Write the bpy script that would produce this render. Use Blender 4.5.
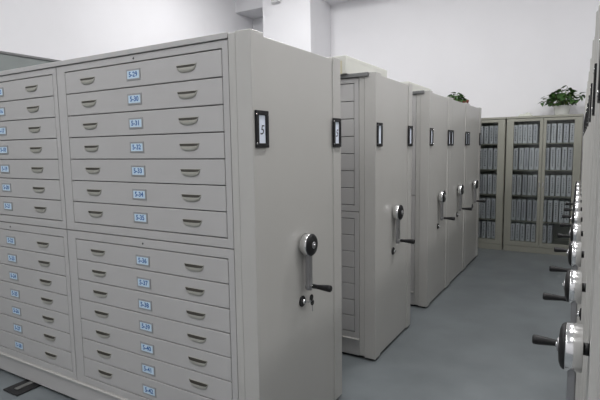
import bpy, bmesh, math, random
from mathutils import Vector, Matrix
random.seed(7)
for o in list(bpy.data.objects): bpy.data.objects.remove(o)
scene = bpy.context.scene
C = scene.collection

# ---------------------------------------------------------------- camera
FPX, YAW, PITCH, ROLL = 479.92, 0.5368, 0.1072, -0.0147
cy, sy = math.cos(YAW), math.sin(YAW)
R0 = Vector((cy, sy, 0)); F0 = Vector((-sy, cy, 0)); Z0 = Vector((0, 0, 1))
cp, sp = math.cos(PITCH), math.sin(PITCH)
FW = F0 * cp - Z0 * sp; U0 = F0 * sp + Z0 * cp
cr, sr = math.cos(ROLL), math.sin(ROLL)
RT = R0 * cr + U0 * sr; UP = U0 * cr - R0 * sr
cam_data = bpy.data.cameras.new('camera')
cam = bpy.data.objects.new('camera', cam_data); C.objects.link(cam)
cam_data.sensor_width = 36.0; cam_data.lens = 36.0 * FPX / 600.0
cam_data.clip_start = 0.02
M = Matrix((RT, UP, -FW)).transposed().to_4x4()
M.translation = Vector((0, 0, 1.6))
cam.matrix_world = M
scene.camera = cam

# ---------------------------------------------------------------- world, exposure
w = bpy.data.worlds.new('world'); scene.world = w; w.use_nodes = True
w.node_tree.nodes['Background'].inputs[0].default_value = (0.85, 0.9, 1.0, 1)
w.node_tree.nodes['Background'].inputs[1].default_value = 0.3
vs = scene.view_settings
vs.view_transform = 'Standard'; vs.look = 'None'; vs.gamma = 1.0; vs.use_curve_mapping = False
vs.exposure = 0.04

# lamps: x, y, watts  (tube fittings under the ceiling, all above the frame)
CEIL = 4.80
LAMPS = [(-2.9, 0.0, 50, 'in front of the nearest drawer cabinet'), (-2.9, 2.9, 36, 'over the gap behind the nearest drawer cabinet'),
         (-4.35, 5.6, 46, 'closest to the white pillar'), (-2.5, 5.7, 30, 'over the closed-up end of the left row'),
         (-0.4, -1.2, 38, 'over the aisle behind the camera'), (-0.4, 2.2, 46, 'over the near part of the aisle'), (-0.4, 4.6, 52, 'over the far part of the aisle'),
         (2.2, 0.5, 32, 'over the near end of the right row'), (2.2, 4.2, 50, 'over the far end of the right row'), (-3.6, -2.0, 42, 'in the corner behind the camera')]

# ---------------------------------------------------------------- materials
MATS = {}
def mat(name, col, rough=0.5, metal=0.0, spec=0.5, noise=None, bump=None, emit=None):
    """noise=(scale, amount) varies the colour; bump=(scale, strength)"""
    m = bpy.data.materials.new(name); m.use_nodes = True
    nt = m.node_tree; b = nt.nodes['Principled BSDF']
    b.inputs['Base Color'].default_value = (*col, 1)
    b.inputs['Roughness'].default_value = rough
    b.inputs['Metallic'].default_value = metal
    b.inputs['Specular IOR Level'].default_value = spec
    tc = nt.nodes.new('ShaderNodeTexCoord')
    if noise:
        n = nt.nodes.new('ShaderNodeTexNoise'); n.inputs['Scale'].default_value = noise[0]; n.inputs['Detail'].default_value = 6
        nt.links.new(tc.outputs['Object'], n.inputs['Vector'])
        r = nt.nodes.new('ShaderNodeValToRGB')
        a = noise[1]
        r.color_ramp.elements[0].position = 0.3; r.color_ramp.elements[1].position = 0.7
        r.color_ramp.elements[0].color = (*[c * (1 - a) for c in col], 1)
        r.color_ramp.elements[1].color = (*[min(1, c * (1 + a)) for c in col], 1)
        nt.links.new(n.outputs['Fac'], r.inputs['Fac']); nt.links.new(r.outputs['Color'], b.inputs['Base Color'])
    if bump:
        n2 = nt.nodes.new('ShaderNodeTexNoise'); n2.inputs['Scale'].default_value = bump[0]; n2.inputs['Detail'].default_value = 3
        nt.links.new(tc.outputs['Object'], n2.inputs['Vector'])
        bp = nt.nodes.new('ShaderNodeBump'); bp.inputs['Strength'].default_value = bump[1]; bp.inputs['Distance'].default_value = 0.002
        nt.links.new(n2.outputs['Fac'], bp.inputs['Height']); nt.links.new(bp.outputs['Normal'], b.inputs['Normal'])
    if emit:
        b.inputs['Emission Color'].default_value = (1, 1, 1, 1); b.inputs['Emission Strength'].default_value = emit
    MATS[name] = m
    return m
mat('plaster', (0.80, 0.80, 0.82), 0.9, noise=(1.2, 0.02), bump=(60, 0.15))
mat('ceiling_paint', (0.74, 0.74, 0.75), 0.95, noise=(1.5, 0.02))
mat('dado_paint', (0.225, 0.25, 0.243), 0.6, noise=(3, 0.04))
mat('floor_paint', (0.165, 0.185, 0.195), 0.34, noise=(2.6, 0.13), bump=(9, 0.10))
mat('steel_grey', (0.44, 0.435, 0.43), 0.38, noise=(2.5, 0.015), bump=(220, 0.05))
mat('steel_panel', (0.455, 0.45, 0.43), 0.33, noise=(2.5, 0.015), bump=(200, 0.04))
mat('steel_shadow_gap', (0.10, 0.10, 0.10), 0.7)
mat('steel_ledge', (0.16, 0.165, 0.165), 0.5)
mat('bookcase_paint', (0.31, 0.31, 0.265), 0.45, noise=(6, 0.03))
mat('black_rubber', (0.012, 0.012, 0.013), 0.5)
mat('black_plastic', (0.012, 0.012, 0.013), 0.5, spec=0.3)
mat('chrome', (0.72, 0.72, 0.73), 0.22, metal=1.0)
mat('brushed_steel', (0.80, 0.80, 0.80), 0.16, metal=1.0, noise=(30, 0.03))
mat('arm_steel', (0.34, 0.34, 0.35), 0.35, metal=0.8)
mat('nickel', (0.50, 0.49, 0.44), 0.42, metal=0.35)
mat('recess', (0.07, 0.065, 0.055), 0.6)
mat('card_blue', (0.52, 0.66, 0.78), 0.6)
mat('card_white', (0.74, 0.80, 0.90), 0.5)
mat('plate_metal', (0.34, 0.345, 0.35), 0.4, metal=0.4)
mat('ink_blue', (0.03, 0.12, 0.35), 0.6)
mat('ink_black', (0.02, 0.02, 0.03), 0.6)
mat('keyhole', (0.03, 0.03, 0.03), 0.5)
mat('box_spine', (0.78, 0.78, 0.84), 0.7, noise=(40, 0.08))
mat('box_spine_b', (0.68, 0.68, 0.75), 0.7, noise=(40, 0.08))
mat('box_print', (0.10, 0.10, 0.15), 0.8)
mat('carton_cream', (0.58, 0.585, 0.54), 0.8, noise=(8, 0.03))
mat('carton_tape', (0.52, 0.49, 0.36), 0.5)
mat('pot_white', (0.60, 0.61, 0.58), 0.5, noise=(15, 0.05))
mat('terracotta', (0.20, 0.055, 0.035), 0.7)
mat('leaf', (0.042, 0.10, 0.022), 0.5, noise=(14, 0.55))
mat('stem', (0.16, 0.19, 0.06), 0.6)
mat('cloth_pale', (0.55, 0.57, 0.50), 0.9)
mat('white_metal', (0.78, 0.78, 0.78), 0.45)
mat('tube_glow', (0.9, 0.9, 0.9), 0.4, emit=6.0)
mat('rail_metal', (0.30, 0.30, 0.29), 0.35, metal=0.7)
mat('red_mark', (0.5, 0.03, 0.05), 0.5)
def glass_mat():
    m = bpy.data.materials.new('clear_glass'); m.use_nodes = True
    nt = m.node_tree; nt.nodes.clear()
    out = nt.nodes.new('ShaderNodeOutputMaterial'); mx = nt.nodes.new('ShaderNodeMixShader')
    tr = nt.nodes.new('ShaderNodeBsdfTransparent'); gl = nt.nodes.new('ShaderNodeBsdfGlossy'); fr = nt.nodes.new('ShaderNodeFresnel')
    tr.inputs['Color'].default_value = (0.93, 0.95, 0.94, 1); gl.inputs['Roughness'].default_value = 0.04
    fr.inputs['IOR'].default_value = 1.4
    nt.links.new(fr.outputs[0], mx.inputs[0]); nt.links.new(tr.outputs[0], mx.inputs[1]); nt.links.new(gl.outputs[0], mx.inputs[2])
    nt.links.new(mx.outputs[0], out.inputs['Surface'])
    MATS['clear_glass'] = m
glass_mat()

# ---------------------------------------------------------------- mesh helpers
class MB:
    """collects shapes into one bmesh with material slots"""
    def __init__(self): self.bm = bmesh.new(); self.mats = []
    def _slot(self, m):
        if m not in self.mats: self.mats.append(m)
        return self.mats.index(m)
    def _merge(self, tmp, m, smooth=False):
        s = self._slot(m); mp = {}
        for v in tmp.verts: mp[v] = self.bm.verts.new(v.co)
        for f in tmp.faces:
            try:
                nf = self.bm.faces.new([mp[v] for v in f.verts]); nf.material_index = s; nf.smooth = smooth
            except ValueError: pass
        tmp.free()
    def box(self, x0, x1, y0, y1, z0, z1, m, bev=0.0, seg=1):
        t = bmesh.new(); bmesh.ops.create_cube(t, size=1)
        for v in t.verts:
            v.co = ((x0 + x1) / 2 + v.co.x * (x1 - x0), (y0 + y1) / 2 + v.co.y * (y1 - y0), (z0 + z1) / 2 + v.co.z * (z1 - z0))
        if bev: bmesh.ops.bevel(t, geom=t.edges[:], offset=bev, segments=seg, affect='EDGES', profile=0.5)
        self._merge(t, m); return self
    def lathe(self, prof, axis, org, m, n=20, smooth=True):
        """prof: list of (t, r) along the axis; axis 'x','y','z' """
        t = bmesh.new(); rings = []
        for (a, r) in prof:
            ring = []
            for i in range(n):
                th = 2 * math.pi * i / n; c, s = r * math.cos(th), r * math.sin(th)
                co = {'x': (a, c, s), 'y': (s, a, c), 'z': (c, s, a)}[axis]
                ring.append(t.verts.new(Vector(co) + Vector(org)))
            rings.append(ring)
        for p, q in zip(rings, rings[1:]):
            for i in range(n): t.faces.new((p[i], p[(i + 1) % n], q[(i + 1) % n], q[i]))
        t.faces.new(list(reversed(rings[0]))); t.faces.new(rings[-1])
        bmesh.ops.recalc_face_normals(t, faces=t.faces[:])
        s = self._slot(m); mp = {}
        for v in t.verts: mp[v] = self.bm.verts.new(v.co)
        for f in t.faces:
            nf = self.bm.faces.new([mp[v] for v in f.verts]); nf.material_index = s; nf.smooth = smooth and len(f.verts) == 4
        t.free(); return self
    def tube(self, pts, r, m, n=8):
        t = bmesh.new(); rings = []
        for k, p in enumerate(pts):
            p = Vector(p); a = Vector(pts[max(k - 1, 0)]); b = Vector(pts[min(k + 1, len(pts) - 1)])
            d = (b - a).normalized(); u = d.orthogonal().normalized(); v = d.cross(u)
            rings.append([t.verts.new(p + (u * math.cos(2 * math.pi * i / n) + v * math.sin(2 * math.pi * i / n)) * r) for i in range(n)])
        for p, q in zip(rings, rings[1:]):
            off = min(range(n), key=lambda o: sum((p[i].co - q[(i + o) % n].co).length for i in range(n)))
            for i in range(n): t.faces.new((p[i], p[(i + 1) % n], q[(i + 1 + off) % n], q[(i + off) % n]))
        t.faces.new(list(reversed(rings[0]))); t.faces.new(rings[-1])
        self._merge(t, m, True); return self
    def poly(self, verts, faces, m, smooth=False):
        s = self._slot(m); vv = [self.bm.verts.new(v) for v in verts]
        for f in faces:
            nf = self.bm.faces.new([vv[i] for i in f]); nf.material_index = s; nf.smooth = smooth
        return self
    def mesh(self, name, recalc=True):
        if recalc: bmesh.ops.recalc_face_normals(self.bm, faces=self.bm.faces[:])
        me = bpy.data.meshes.new(name); self.bm.to_mesh(me); self.bm.free()
        for m in self.mats: me.materials.append(MATS[m])
        return me
    def build(self, name, parent=None, loc=(0, 0, 0)):
        return put(name, self.mesh(name), parent, loc)
def put(name, me, parent=None, loc=(0, 0, 0), rz=0):
    o = bpy.data.objects.new(name, me); C.objects.link(o); o.location = loc; o.rotation_euler[2] = rz
    if parent: o.parent = parent
    return o
def tag(o, label=None, cat=None, group=None, kind=None):
    if label: o['label'] = label
    if cat: o['category'] = cat
    if group: o['group'] = group
    if kind: o['kind'] = kind
    return o
def thing(name, loc, label, cat, group=None, rz=0):
    return tag(put(name, None, None, loc, rz), label, cat, group)
def text_mesh(txt, size, m, rot, bold=0.0, shear=0.0):
    cu = bpy.data.curves.new('lettering', 'FONT'); cu.body = txt; cu.size = size
    cu.align_x = 'CENTER'; cu.align_y = 'CENTER'; cu.extrude = 0.0003; cu.offset = bold; cu.shear = shear; cu.resolution_u = 3
    o = bpy.data.objects.new('lettering', cu); C.objects.link(o)
    dg = bpy.context.evaluated_depsgraph_get(); dg.update()
    me = bpy.data.meshes.new_from_object(o.evaluated_get(dg)); me.name = 'lettering'
    bpy.data.objects.remove(o)
    me.transform(rot); me.materials.clear(); me.materials.append(MATS[m])
    return me
ROT_FRONT = Matrix.Rotation(math.pi / 2, 4, 'X')
ROT_SIDE = Matrix.Rotation(math.pi / 2, 4, 'Z') @ ROT_FRONT

# ---------------------------------------------------------------- room
XL, XR, YB, YN = -5.97, 3.4, 8.25, -3.2
def struct(name, mb, parent=None, label=None):
    o = mb.build(name, parent)
    if parent is None: o['kind'] = 'structure'
    if label: o['label'] = label
    return o
struct('floor', MB().box(XL - .1, XR + .1, YN - .1, YB + .1, -0.1, 0, 'floor_paint'), label='blue-grey painted concrete floor with a faint sheen')
struct('ceiling', MB().box(XL - .1, XR + .1, YN - .1, YB + .1, CEIL, CEIL + .1, 'ceiling_paint'), label='plain white ceiling above the frame')
struct('wall_back', MB().box(XL - .1, XR + .1, YB, YB + .1, 0, CEIL, 'plaster'), label='plain white end wall behind the bookcases')
struct('wall_left', MB().box(XL - .1, XL, YN, YB, 0, CEIL, 'plaster'), label='bright white side wall left of the drawer cabinets')
struct('wall_right', MB().box(XR, XR + .1, YN, YB, 0, CEIL, 'plaster'), label='white side wall behind the right-hand carriages')
struct('wall_front', MB().box(XL - .1, XR + .1, YN - .1, YN, 0, CEIL, 'plaster'), label='white wall behind the camera')
struct('trim_1', MB().box(XL, XL + .02, YN, YB - .6, 0, 2.755, 'dado_paint').box(XL, XL + .035, YN, YB - .6, 2.755, 2.785, 'steel_ledge', .004), label='grey-green painted lower part of the left wall')
struct('trim_2', MB().box(XL, XR, 7.69, YB, 4.24, CEIL, 'plaster'), label='white ceiling beam along the end wall')
struct('trim_3', MB().box(-5.19, -4.19, 7.48, YB, 0, CEIL, 'plaster', .006), label='square white pillar standing out from the end wall')

# ---------------------------------------------------------------- ceiling lamps
for i, (x, y, wt, where) in enumerate(LAMPS):
    t = thing('ceiling_lamp', (x, y, CEIL), 'white tube lamp fitting under the ceiling, ' + where, 'lamp', 'tube lamps under the ceiling')
    MB().box(-.16, .16, -.64, .64, -.075, 0, 'white_metal', .01).build('housing', t)
    for s in (-.07, .07):
        MB().lathe([(-.6, .013), (.6, .013)], 'y', (s, 0, -.092), 'tube_glow', 10).build('tube', t)
    ld = bpy.data.lights.new('lamp_light', 'AREA'); ld.shape = 'RECTANGLE'; ld.size = .28; ld.size_y = 1.2
    ld.energy = wt; ld.color = (1.0, 0.985, 0.985)
    lo = bpy.data.objects.new('lamp_light', ld); C.objects.link(lo); lo.parent = t; lo.location = (0, 0, -.115)

# ---------------------------------------------------------------- shared meshes
BW = 1.300                # bay pitch
DW = 1.175                # drawer width
UP_Z = [2.060 - .1262 * k for k in range(8)]
LO_Z = [1.074 - .1242 * k for k in range(8)]
def drawer_mesh(h):
    return MB().box(-DW / 2, DW / 2, 0, .018, 0.0025, h - .0025, 'steel_grey', .0022).mesh('drawer')
DM_UP, DM_LO = drawer_mesh(.1262), drawer_mesh(.1242)
def pull_mesh():
    mb = MB(); n = 14; W, H, D = .066, .036, .009
    # half-moon recess plate, flush with the drawer front
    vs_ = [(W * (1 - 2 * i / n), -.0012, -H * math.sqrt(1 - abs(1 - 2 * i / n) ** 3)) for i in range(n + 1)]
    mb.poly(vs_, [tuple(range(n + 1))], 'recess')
    # lower bulging lip, open at its upper edge
    V = []; m = 5; z0 = -.0135
    for j in range(m + 1):
        th = (math.pi / 2) * j / m
        for i in range(n + 1):
            u = -1 + 2 * i / n; e = math.sqrt(max(0, 1 - abs(u) ** 3))
            V.append((W * u, -.0015 - D * e * math.cos(th), (z0 + (-H - z0) * math.sin(th)) * (e if j else 1) if j else z0 * (e ** .35 if e > 0 else 0)))
    Fs = [(j * (n + 1) + i, j * (n + 1) + i + 1, (j + 1) * (n + 1) + i + 1, (j + 1) * (n + 1) + i) for j in range(m) for i in range(n)]
    mb.poly(V, Fs, 'nickel', True)
    # thin straight upper edge of the recess
    mb.box(-W, W, -.003, 0, -.0005, .002, 'nickel')
    return mb.mesh('pull', recalc=False)
PULL = pull_mesh()
PLATE = MB().box(-.054, .054, -.003, 0, -.029, .029, 'plate_metal', .001).box(-.045, .045, -.0036, -.002, -.020, .020, 'card_blue').mesh('label_plate')

def hub_mesh():
    return (MB().lathe([(-.002, .016), (.0145, .016)], 'x', (0, 0, 0), 'black_rubber', 14)
            .lathe([(.014, .058), (.016, .061), (.051, .061), (.054, .059)], 'x', (0, 0, 0), 'brushed_steel', 36)).mesh('crank_hub')
HUB = hub_mesh()
CAP = MB().lathe([(.053, .0595), (.057, .0595), (.063, .054), (.067, .042), (.069, .022)], 'x', (0, 0, 0), 'black_plastic', 36).mesh('hub_cap')
BOLT = MB().lathe([(.067, .019), (.071, .019), (.073, .015)], 'x', (0, 0, 0), 'arm_steel', 20).lathe([(.072, .008), (.076, .007)], 'x', (0, 0, 0), 'chrome', 6).mesh('hub_bolt')
ARM = (MB().box(.026, .046, -.024, .024, -.232, -.03, 'arm_steel', .003)
       .lathe([(.025, .0243), (.047, .0243)], 'x', (0, 0, -.228), 'arm_steel', 18)).mesh('crank_arm')
GRIP = (MB().lathe([(.046, .008), (.058, .008)], 'x', (0, 0, -.226), 'chrome', 12)
        .lathe([(.057, .0105), (.062, .0125), (.085, .0115), (.115, .0145), (.155, .0185), (.166, .018), (.170, .014)], 'x', (0, 0, -.226), 'black_plastic', 18)).mesh('crank_grip')
LOCK = (MB().lathe([(0, .030), (.006, .030), (.009, .026)], 'x', (0, 0, 0), 'black_plastic', 20)
        .lathe([(.006, .0135), (.020, .0125), (.022, .010)], 'x', (0, 0, 0), 'chrome', 16)
        .box(.0215, .0225, -.0015, .0015, -.006, .006, 'keyhole')).mesh('lock')
FRAME = MB()
for (a, b, c, d) in ((-.05, -.028, -.085, .085), (.028, .05, -.085, .085), (-.03, .03, -.085, -.064), (-.03, .03, .064, .085)):
    FRAME.box(-.001, .010, a, b, c, d, 'black_plastic', .0015)
for yy in (-.047, .047):
    for zz in (-.066, .066): FRAME.lathe([(.009, .004), (.0115, .0035)], 'x', (0, yy, zz), 'chrome', 8)
FRAME = FRAME.mesh('label_frame')
CARD = MB().box(-.001, .0035, -.029, .029, -.065, .065, 'card_white').mesh('label_card')
FIVE = text_mesh('5', .062, 'ink_black', ROT_SIDE, 0, .25)

def end_panel(parent, D, H, thick=.130, ps=.10, deep=.007, centred=False, bev=.0025):
    """casing at the aisle end; outer face at local x=0, local y from -D/2 to D/2"""
    h = D / 2
    mb = MB()
    mb.box(-thick, -.03, -h + .012, h - .012, .022, H - .012, 'steel_panel')
    mb.box(-.04, -deep, -h + ps - .004, h - ps + .004, .022, H - .014, 'steel_panel', .002)
    p = mb.build('end_panel', parent)
    for s in (-1, 1):
        a, b = sorted((s * h, s * (h - ps)))
        # upright trim along each edge of the end casing, and the narrow strip behind it
        MB().box(-.086, 0, a, b, .018, H, 'steel_panel', bev).build('edge_trim', p)
        MB().box(-thick + .001, -.087, min(s * (h - .003), s * (h - .02)), max(s * (h - .003), s * (h - .02)), .03, H - .004, 'steel_panel', .002).build('edge_strip', p)
    for x, yy, z in ([(-deep, 0, 1.785)] if centred else [(0, -(h - .066), 1.69), (0, h - .062, 1.69)]):
        put('label_frame', FRAME, p, (x, yy, z)); put('label_card', CARD, p, (x, yy, z))
    return p
def crank(parent, z, ang=0.0, x=-.007):
    hub = put('crank_hub', HUB, parent, (x, -.012, z)); hub.rotation_euler[0] = ang
    for nm, me in (('hub_cap', CAP), ('hub_bolt', BOLT), ('crank_arm', ARM), ('crank_grip', GRIP)): put(nm, me, hub)
    hub['label'] = 'chrome drum with black cap, arm and grip for winding the carriage'
    return hub

# ---------------------------------------------------------------- left row: drawer carriages
XE, H = -1.291, 2.128
def drawer_carriage(ya, yb, bays, numbers, label, detail=True):
    D = yb - ya
    t = thing('mobile_drawer_cabinet', (XE, (ya + yb) / 2, 0), label, 'cabinet', 'left row of mobile drawer cabinets')
    h = D / 2; fx = -.130; L = BW * bays
    xl = fx - L - .03
    MB().box(xl + .02, -.03, -h + .03, h - .03, 0, .03, 'black_rubber').build('shadow_gap_support', t)  # floor support, coloured black to paint in the shadow gap under the carriage
    b = MB().box(xl, fx, -h + .004, h - .004, .022, .152, 'steel_grey', .002)
    b.box(xl, fx, -h - .010, h - .004, .144, .156, 'steel_panel', .003)
    b.build('base', t)
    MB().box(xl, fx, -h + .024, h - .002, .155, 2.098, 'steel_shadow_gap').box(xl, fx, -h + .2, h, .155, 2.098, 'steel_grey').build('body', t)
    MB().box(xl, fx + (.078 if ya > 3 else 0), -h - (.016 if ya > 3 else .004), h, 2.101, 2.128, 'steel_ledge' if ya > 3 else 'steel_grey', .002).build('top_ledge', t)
    ep = end_panel(t, D, H)
    for bay in range(bays):
        xr = fx - bay * BW; xl_ = xr - BW + .004
        dx = (xr - .041 + xr - .041 - DW) / 2
        for (zt, zb, Zs, dm) in ((2.098, 1.129, UP_Z, DM_UP), (1.123, .157, LO_Z, DM_LO)):
            fr = MB(); y0, y1 = -h + .004, -h + .03
            fr.box(xl_, dx - DW / 2 - .0035, y0, y1, zb, zt, 'steel_grey', .0015)
            fr.box(dx + DW / 2 + .0035, xr - .002, y0, y1, zb, zt, 'steel_grey', .0015)
            fr.box(dx - DW / 2 - .006, dx + DW / 2 + .006, y0, y1, Zs[0] + .003, zt, 'steel_grey', .0015)
            fr.box(dx - DW / 2 - .006, dx + DW / 2 + .006, y0, y1, zb, Zs[-1] - .003, 'steel_grey', .0015)
            fo = fr.build('section_frame', t)
            MB().lathe([(-.002, .0055), (.004, .0055)], 'y', (dx, -h + .004, (Zs[0] + zt) / 2), 'keyhole', 10).build('keyhole', fo)
            for k in range(7):
                dr = put('drawer', dm, t, (dx, -h + .004, Zs[k + 1]))
                hz = Zs[k] - Zs[k + 1]
                if detail:
                    put('pull', PULL, dr, (-.384, 0, hz - .048)); put('pull', PULL, dr, (.368, 0, hz - .050))
                    lz = hz * (.50 if Zs is UP_Z else .43); put('label_plate', PLATE, dr, (-.006, 0, lz))
                    if numbers:
                        n = numbers[bay] + k + (0 if Zs is UP_Z else 7)
                        lt = text_mesh('5-%d' % n, .036, 'ink_blue', ROT_FRONT, .0009)
                        put('lettering', lt, dr, (-.006, -.0038, lz))
    cr_ = crank(t, 1.085)
    lk = put('lock', LOCK, t, (-.007, -.03, .772)); lk['label'] = 'small black and chrome lock below the crank'
    return t, ep
YS = [(1.764, 2.668), (3.235, 4.070), (4.592, 5.428), (5.432, 6.300), (6.304, 7.204)]
u1, ep1 = drawer_carriage(*YS[0], 2, [29, 15], 'large pale grey drawer cabinet nearest the camera, with numbered drawers and keys in its lock')
for s in (-1, 1):
    put('label_number', FIVE, ep1, (.0039, s * ((YS[0][1] - YS[0][0]) / 2 - .064) + .002, 1.685))
drawer_carriage(*YS[1], 2, None, 'second pale grey drawer cabinet in the left row, standing between two open gaps')
drawer_carriage(*YS[2], 2, None, 'third pale grey drawer cabinet in the left row, first of the three closed up together')
def plain_carriage(name, loc, rz, D, Ht, L, label, cat, group, right=False):
    t = thing(name, loc, label, cat, group, rz)
    h = D / 2; fx = -.130; xl = fx - L
    MB().box(xl + .02, -.03, -h + .03, h - .03, 0, .03, 'black_rubber').build('shadow_gap_support', t)  # same black support block, its colour standing in for shade beneath the base
    MB().box(xl, fx, -h + .004, h - .004, .022, .152, 'steel_grey', .002).build('base', t)
    MB().box(xl, fx, -h + .006, h - .006, .152, Ht - .03, 'steel_grey').build('body', t)
    MB().box(xl, fx, -h + .002, h - .002, Ht - .03, Ht - .003, 'steel_grey', .002).build('top_ledge', t)
    dp = .004 if right else .007
    end_panel(t, D, Ht, ps=.09 if right else .10, deep=dp, centred=right, bev=.014 if right else .0025)
    crank(t, 1.08 if right else 1.085, x=-dp)
    lk = put('lock', LOCK, t, (-dp, -.02, .785))
    return t
for (a, b), lb in zip(YS[3:], ('fourth pale grey cabinet in the left row, pressed between two neighbours', 'fifth pale grey cabinet at the far end of the left row, carrying the small plant')):
    plain_carriage('mobile_drawer_cabinet', (XE, (a + b) / 2, 0), 0, b - a, H, 2.6, lb, 'cabinet', 'left row of mobile drawer cabinets')

# ---------------------------------------------------------------- right row: closed shelving carriages
RD = .612
ordn = ['nearest the camera', 'second from the camera', 'third from the camera', 'fourth from the camera', 'fifth from the camera', 'sixth from the camera', 'seventh from the camera', 'third from the far end', 'second from the far end', 'last at far end']
for k in range(10):
    yc = 1.368 + RD * k
    x = .024 - .0105 * (yc - 1.4)
    plain_carriage('mobile_shelving_carriage', (x, yc, 0), math.pi, RD - .004, 2.135, 2.6,
                   'grey shelving carriage with chrome crank in the right row, ' + ordn[k], 'cabinet', 'right row of mobile shelving carriages', True)

# ---------------------------------------------------------------- key bunch in the first lock
kb = thing('key_bunch', (XE + .016, 2.190, .772), 'two small keys hanging from the lock of the nearest drawer cabinet', 'keys')
MB().box(0, .020, -.004, .002, -.005, .005, 'chrome').lathe([(.020, .017), (.025, .017)], 'x', (0, .022, .020), 'black_plastic', 16).box(.019, .023, -.002, .02, -.002, .018, 'chrome').build('key', kb)
MB().lathe([(.012, .016), (.016, .016)], 'x', (0, .046, -.016), 'black_plastic', 16).box(.012, .015, .043, .049, -.066, -.03, 'chrome').build('key', kb)
MB().tube([(.017 + .003 * math.sin(a), .032 + .015 * math.cos(a), .002 + .015 * math.sin(a)) for a in [2 * math.pi * i / 14 for i in range(15)]], .0012, 'chrome', 5).build('key_ring', kb)

# ---------------------------------------------------------------- floor rail
rl = thing('floor_rail', (-3.24, 4.4, 0), 'black floor rail with a bright running strip poking out under the nearest cabinet', 'rail')
MB().box(-.085, .085, -2.78, 2.78, 0, .012, 'black_rubber', .004).build('rail_bed', rl)
MB().box(-.018, .018, -2.74, 2.75, .011, .018, 'rail_metal', .002).build('running_strip', rl)

# ---------------------------------------------------------------- cartons on top of the carriages
def carton(x0, x1, y0, y1, z0, h, label):
    t = thing('carton', ((x0 + x1) / 2, (y0 + y1) / 2, z0), label, 'box', 'cream boxes on the left row')
    a, b = (x1 - x0) / 2, (y1 - y0) / 2
    MB().box(-a, a, -b, b, 0, h - .014, 'carton_cream', .004).build('box_body', t)
    MB().box(-a - .0005, a + .0005, -b - .0005, b + .0005, h - .03, h, 'carton_cream', .004).build('lid', t)
    MB().box(a - .09, a - .03, -b - .0035, -b - .001, .0, h - .036, 'carton_tape').build('tape', t)
carton(-2.3, -1.50, 3.19, 4.02, 2.128, .128, 'long cream box lying on the second cabinet of the left row')
carton(-2.3, -1.50, 4.60, 5.40, 2.128, .100, 'long cream box lying on the third cabinet of the left row')

# ---------------------------------------------------------------- bookcases
YF = 7.794
SHELF_Z = [1.626, 1.236, .856, .472]
ROW_Z = [1.638, 1.248, .868, .484, .165]
ROW_H = [.275, .325, .305, .320, .265]
def bookcase(x0, x1, label):
    t = thing('bookcase', ((x0 + x1) / 2, YF, 0), label, 'bookcase', 'grey-green glazed bookcases')
    W = (x1 - x0) / 2; D = .40; HT = 2.02
    def part(nm, *a, **k): MB().box(*a, 'bookcase_paint', **k).build(nm, t)
    part('side_panel', -W, -W + .018, .022, D, 0, HT - .03); part('side_panel', W - .018, W, .022, D, 0, HT - .03)
    part('back_panel', -W + .018, W - .018, D - .012, D, .06, HT - .03)
    part('bottom_board', -W + .018, W - .018, .032, D - .012, .145, .160)
    part('plinth', -W + .0185, W - .0185, .004, .03, 0, .088, bev=.002)
    part('centre_post', -.012, .012, .024, .044, .16, 1.985)
    MB().box(-W - .004, W + .004, -.006, D, HT - .032, HT, 'bookcase_paint', .004).build('top_board', t)
    for z in SHELF_Z: MB().box(-W + .019, W - .019, .035, D - .014, z - .018, z, 'bookcase_paint', .002).build('shelf', t)
    for s in (-1, 1):
        a, b = (-W + .006, -.003) if s < 0 else (.003, W - .006)
        dm = MB(); sw = .078; z0, z1 = .092, HT - .036
        il, ir = (a + .095, b - .040) if s < 0 else (a + .040, b - .095)
        zt, zb = 1.945, .158
        dm.box(a, il, 0, .02, z0, z1, 'bookcase_paint', .002); dm.box(ir, b, 0, .02, z0, z1, 'bookcase_paint', .002)
        dm.box(il - .002, ir + .002, 0, .02, zt, z1, 'bookcase_paint', .002); dm.box(il - .002, ir + .002, 0, .02, z0, zb, 'bookcase_paint', .002)
        d = dm.build('door', t)
        MB().box(il - .004, ir + .004, .009, .012, zb - .004, zt + .004, 'clear_glass').build('glass_pane', d)
        hx = (b - .02) if s < 0 else (a + .02)
        MB().box(hx - .006, hx + .006, -.012, 0, .98, 1.06, 'chrome', .003).build('handle', d)
    return t
BX2 = (-1.036, -.052); BX1 = (-2.05, -1.052)
bookcase(*BX2, 'grey-green bookcase with two glass doors, carrying the potted plant')
bookcase(*BX1, 'grey-green bookcase half hidden behind the left row of cabinets')
def archive_boxes(xs, row, where, group):
    h = ROW_H[row]
    nth = ['first', 'second', 'third', 'fourth', 'fifth', 'sixth', 'seventh']
    for q, (x, wd) in enumerate(xs):
        hh = h * random.uniform(.97, 1.0); yy = YF + .05 + random.uniform(0, .012)
        t = thing('archive_box', (x + wd / 2, yy, SHELF_Z[row] if row < 4 else .160),
                  '%s pale grey archive box from the left, %s' % (nth[q], where), 'archive box', group)
        MB().box(-wd / 2, wd / 2, 0, .22, 0, hh, random.choice(('box_spine', 'box_spine', 'box_spine_b')), .003).build('case', t)
        lab = MB()
        for j in range(9):
            zz = hh * (.16 + .085 * j)
            lab.box(-wd * .15, wd * .17 * random.uniform(.3, 1), -.0012, .001, zz, zz + hh * .045, 'box_print')
        lab.build('spine_print', t)
rows = ['top', 'second', 'middle', 'fourth', 'bottom']
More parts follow.
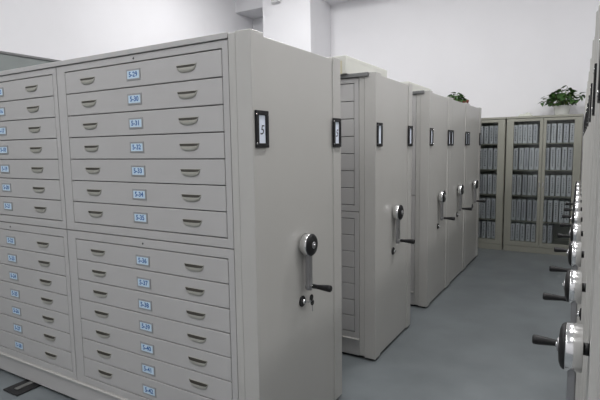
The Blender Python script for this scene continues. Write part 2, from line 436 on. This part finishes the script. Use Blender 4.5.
for row in range(5):
    for side in range(3):
        xs = []
        if side == 0: x, x_end, nm = -1.036 + .085, -.552, 'left half of plant-topped bookcase'
        elif side == 1: x, x_end, nm = -.527, -.125, 'right half of plant-topped bookcase'
        else: x, x_end, nm = -1.515, -1.10, 'half-hidden bookcase'
        if row == 4 and side == 1: x_end = -.355
        x += random.uniform(0, .02)
        while True:
            wd = random.uniform(.056, .061)
            if x + wd > x_end: break
            xs.append((x, wd)); x += wd + random.choice((.008, .012, .016, .02))
        archive_boxes(xs, row, '%s shelf, %s' % (rows[row], nm), 'archive boxes on the %s shelf, %s' % (rows[row], nm))

# ---------------------------------------------------------------- plants
def leaf_geo(mb, p, yaw, tilt, s, roll=0):
    """heart-shaped leaf with a fold along its midrib"""
    pr = [(0, .0), (.12, .30), (.38, .40), (.68, .27), (1.0, 0)]
    Mx = Matrix.Translation(p) @ Matrix.Rotation(yaw, 4, 'Z') @ Matrix.Rotation(tilt, 4, 'Y') @ Matrix.Rotation(roll, 4, 'X')
    mid = [Mx @ Vector((t * s, 0, -.12 * s * t * t)) for t, _ in pr]
    lf = [Mx @ Vector(((t - .06) * s, wd * s, .10 * s * wd / .4 - .12 * s * t * t)) for t, wd in pr[1:-1]]
    rt = [Mx @ Vector(((t - .06) * s, -wd * s, .10 * s * wd / .4 - .12 * s * t * t)) for t, wd in pr[1:-1]]
    V = mid + lf + rt
    F = [(0, 1, 5), (1, 2, 6, 5), (2, 3, 7, 6), (3, 4, 7), (0, 8, 1), (1, 8, 9, 2), (2, 9, 10, 3), (3, 10, 4)]
    mb.poly([tuple(v) for v in V], F, 'leaf', True)
def plant(t, z, n, rx, ry, rz, s0, s1, trail=()):
    mb = MB(); st = MB()
    for i in range(n):
        a = random.uniform(0, 2 * math.pi); r = math.sqrt(random.uniform(0.02, 1)); e = random.uniform(0, 1)
        k = math.sqrt(max(0, 1 - e * e * .8))
        p = Vector((rx * r * k * math.cos(a), ry * r * k * math.sin(a), z + rz * (.12 + .88 * e * (1 - .25 * r))))
        leaf_geo(mb, p, a + random.uniform(-.8, .8), random.uniform(-.3, .9), random.uniform(s0, s1), random.uniform(-.7, .7))
        if i % 3 == 0:
            b = Vector((p.x * .25, p.y * .25, z - .03)); m_ = (p + b) / 2 + Vector((0, 0, rz * .12))
            st.tube([b, m_, p], .0025, 'stem', 5)
    for (dx, dy, dz) in trail:
        b = Vector((dx * .3, dy * .3, z)); e = Vector((dx, dy, z + dz)); m_ = (b + e) / 2 + Vector((0, 0, .05))
        st.tube([b, m_, e], .003, 'stem', 5)
        for j in range(4): leaf_geo(mb, e + Vector((random.uniform(-.02, .05), random.uniform(-.02, .02), random.uniform(-.03, .025))), random.uniform(0, 6.3), random.uniform(-.2, 1.0), random.uniform(s0, s1))
    tag(mb.build('foliage', t), kind='stuff'); tag(st.build('stems', t), kind='stuff')
pl = thing('potted_plant', (-.325, 7.96, 2.02), 'bushy green trailing plant in a pale pot on top of the bookcase', 'plant')
MB().lathe([(0, .085), (.01, .09), (.11, .105), (.12, .112), (.135, .112), (.136, .10), (.118, .098)], 'z', (0, 0, 0), 'pot_white', 28).build('pot', pl)
plant(pl, .12, 120, .19, .15, .27, .06, .10, trail=((-.27, -.02, .09), (-.24, -.05, .13), (.20, -.03, .12), (.22, .02, .17), (.06, -.04, .28)))
p2 = thing('potted_plant', (-1.56, 6.86, 2.126), 'small plant with green leaves showing above the far left cabinets', 'plant')
MB().lathe([(0, .05), (.01, .055), (.045, .07), (.05, .074), (.065, .074), (.066, .066), (.05, .064)], 'z', (0, 0, 0), 'pot_white', 24).build('pot', p2)
plant(p2, .085, 80, .10, .10, .115, .05, .08)
p3 = thing('flower_pot', (-1.50, 7.08, 2.125), 'small reddish brown clay pot beside the plant on the far left cabinet', 'pot')
MB().lathe([(0, .040), (.01, .044), (.085, .054), (.09, .06), (.115, .06), (.116, .053), (.095, .051)], 'z', (0, 0, 0), 'terracotta', 24).build('pot_body', p3)
MB().lathe([(.090, .052), (.100, .050), (.104, .03)], 'z', (0, 0, 0), 'recess', 20).build('soil', p3)

# ---------------------------------------------------------------- folded cloth on the bookcase
fc = MB(); n, m_ = 14, 8; V = []
for j in range(m_ + 1):
    for i in range(n + 1):
        u, v = i / n * 2 - 1, j / m_ * 2 - 1
        e = max(0, 1 - abs(u) ** 3) * max(0, 1 - abs(v) ** 3)
        V.append((u * .10, v * .09, .002 + e * (.040 + .014 * math.sin(5 * u + 2 * v) + .008 * math.sin(9 * v - 4 * u))))
fc.poly(V, [(j * (n + 1) + i, j * (n + 1) + i + 1, (j + 1) * (n + 1) + i + 1, (j + 1) * (n + 1) + i) for j in range(m_) for i in range(n)], 'cloth_pale', True)
ring = [j * (n + 1) for j in range(m_ + 1)]
fc.poly([(-.10, -.09, 0), (.10, -.09, 0), (.10, .09, 0), (-.10, .09, 0)], [(0, 1, 2, 3)], 'cloth_pale')
tag(fc.build('folded_cloth', None, (-.79, 7.90, 2.02)), 'small pale folded cloth lying on the bookcase left of the plant', 'cloth')

# ---------------------------------------------------------------- small lamp on the pillar
wl = thing('wall_lamp', (-4.86, 7.48, 4.19), 'small white lamp box high on the white pillar', 'lamp')
MB().box(-.09, .09, -.09, 0, 0, .14, 'white_metal', .008).build('housing', wl)
MB().box(-.075, .075, -.096, -.088, .015, .125, 'pot_white', .004).build('lens', wl)
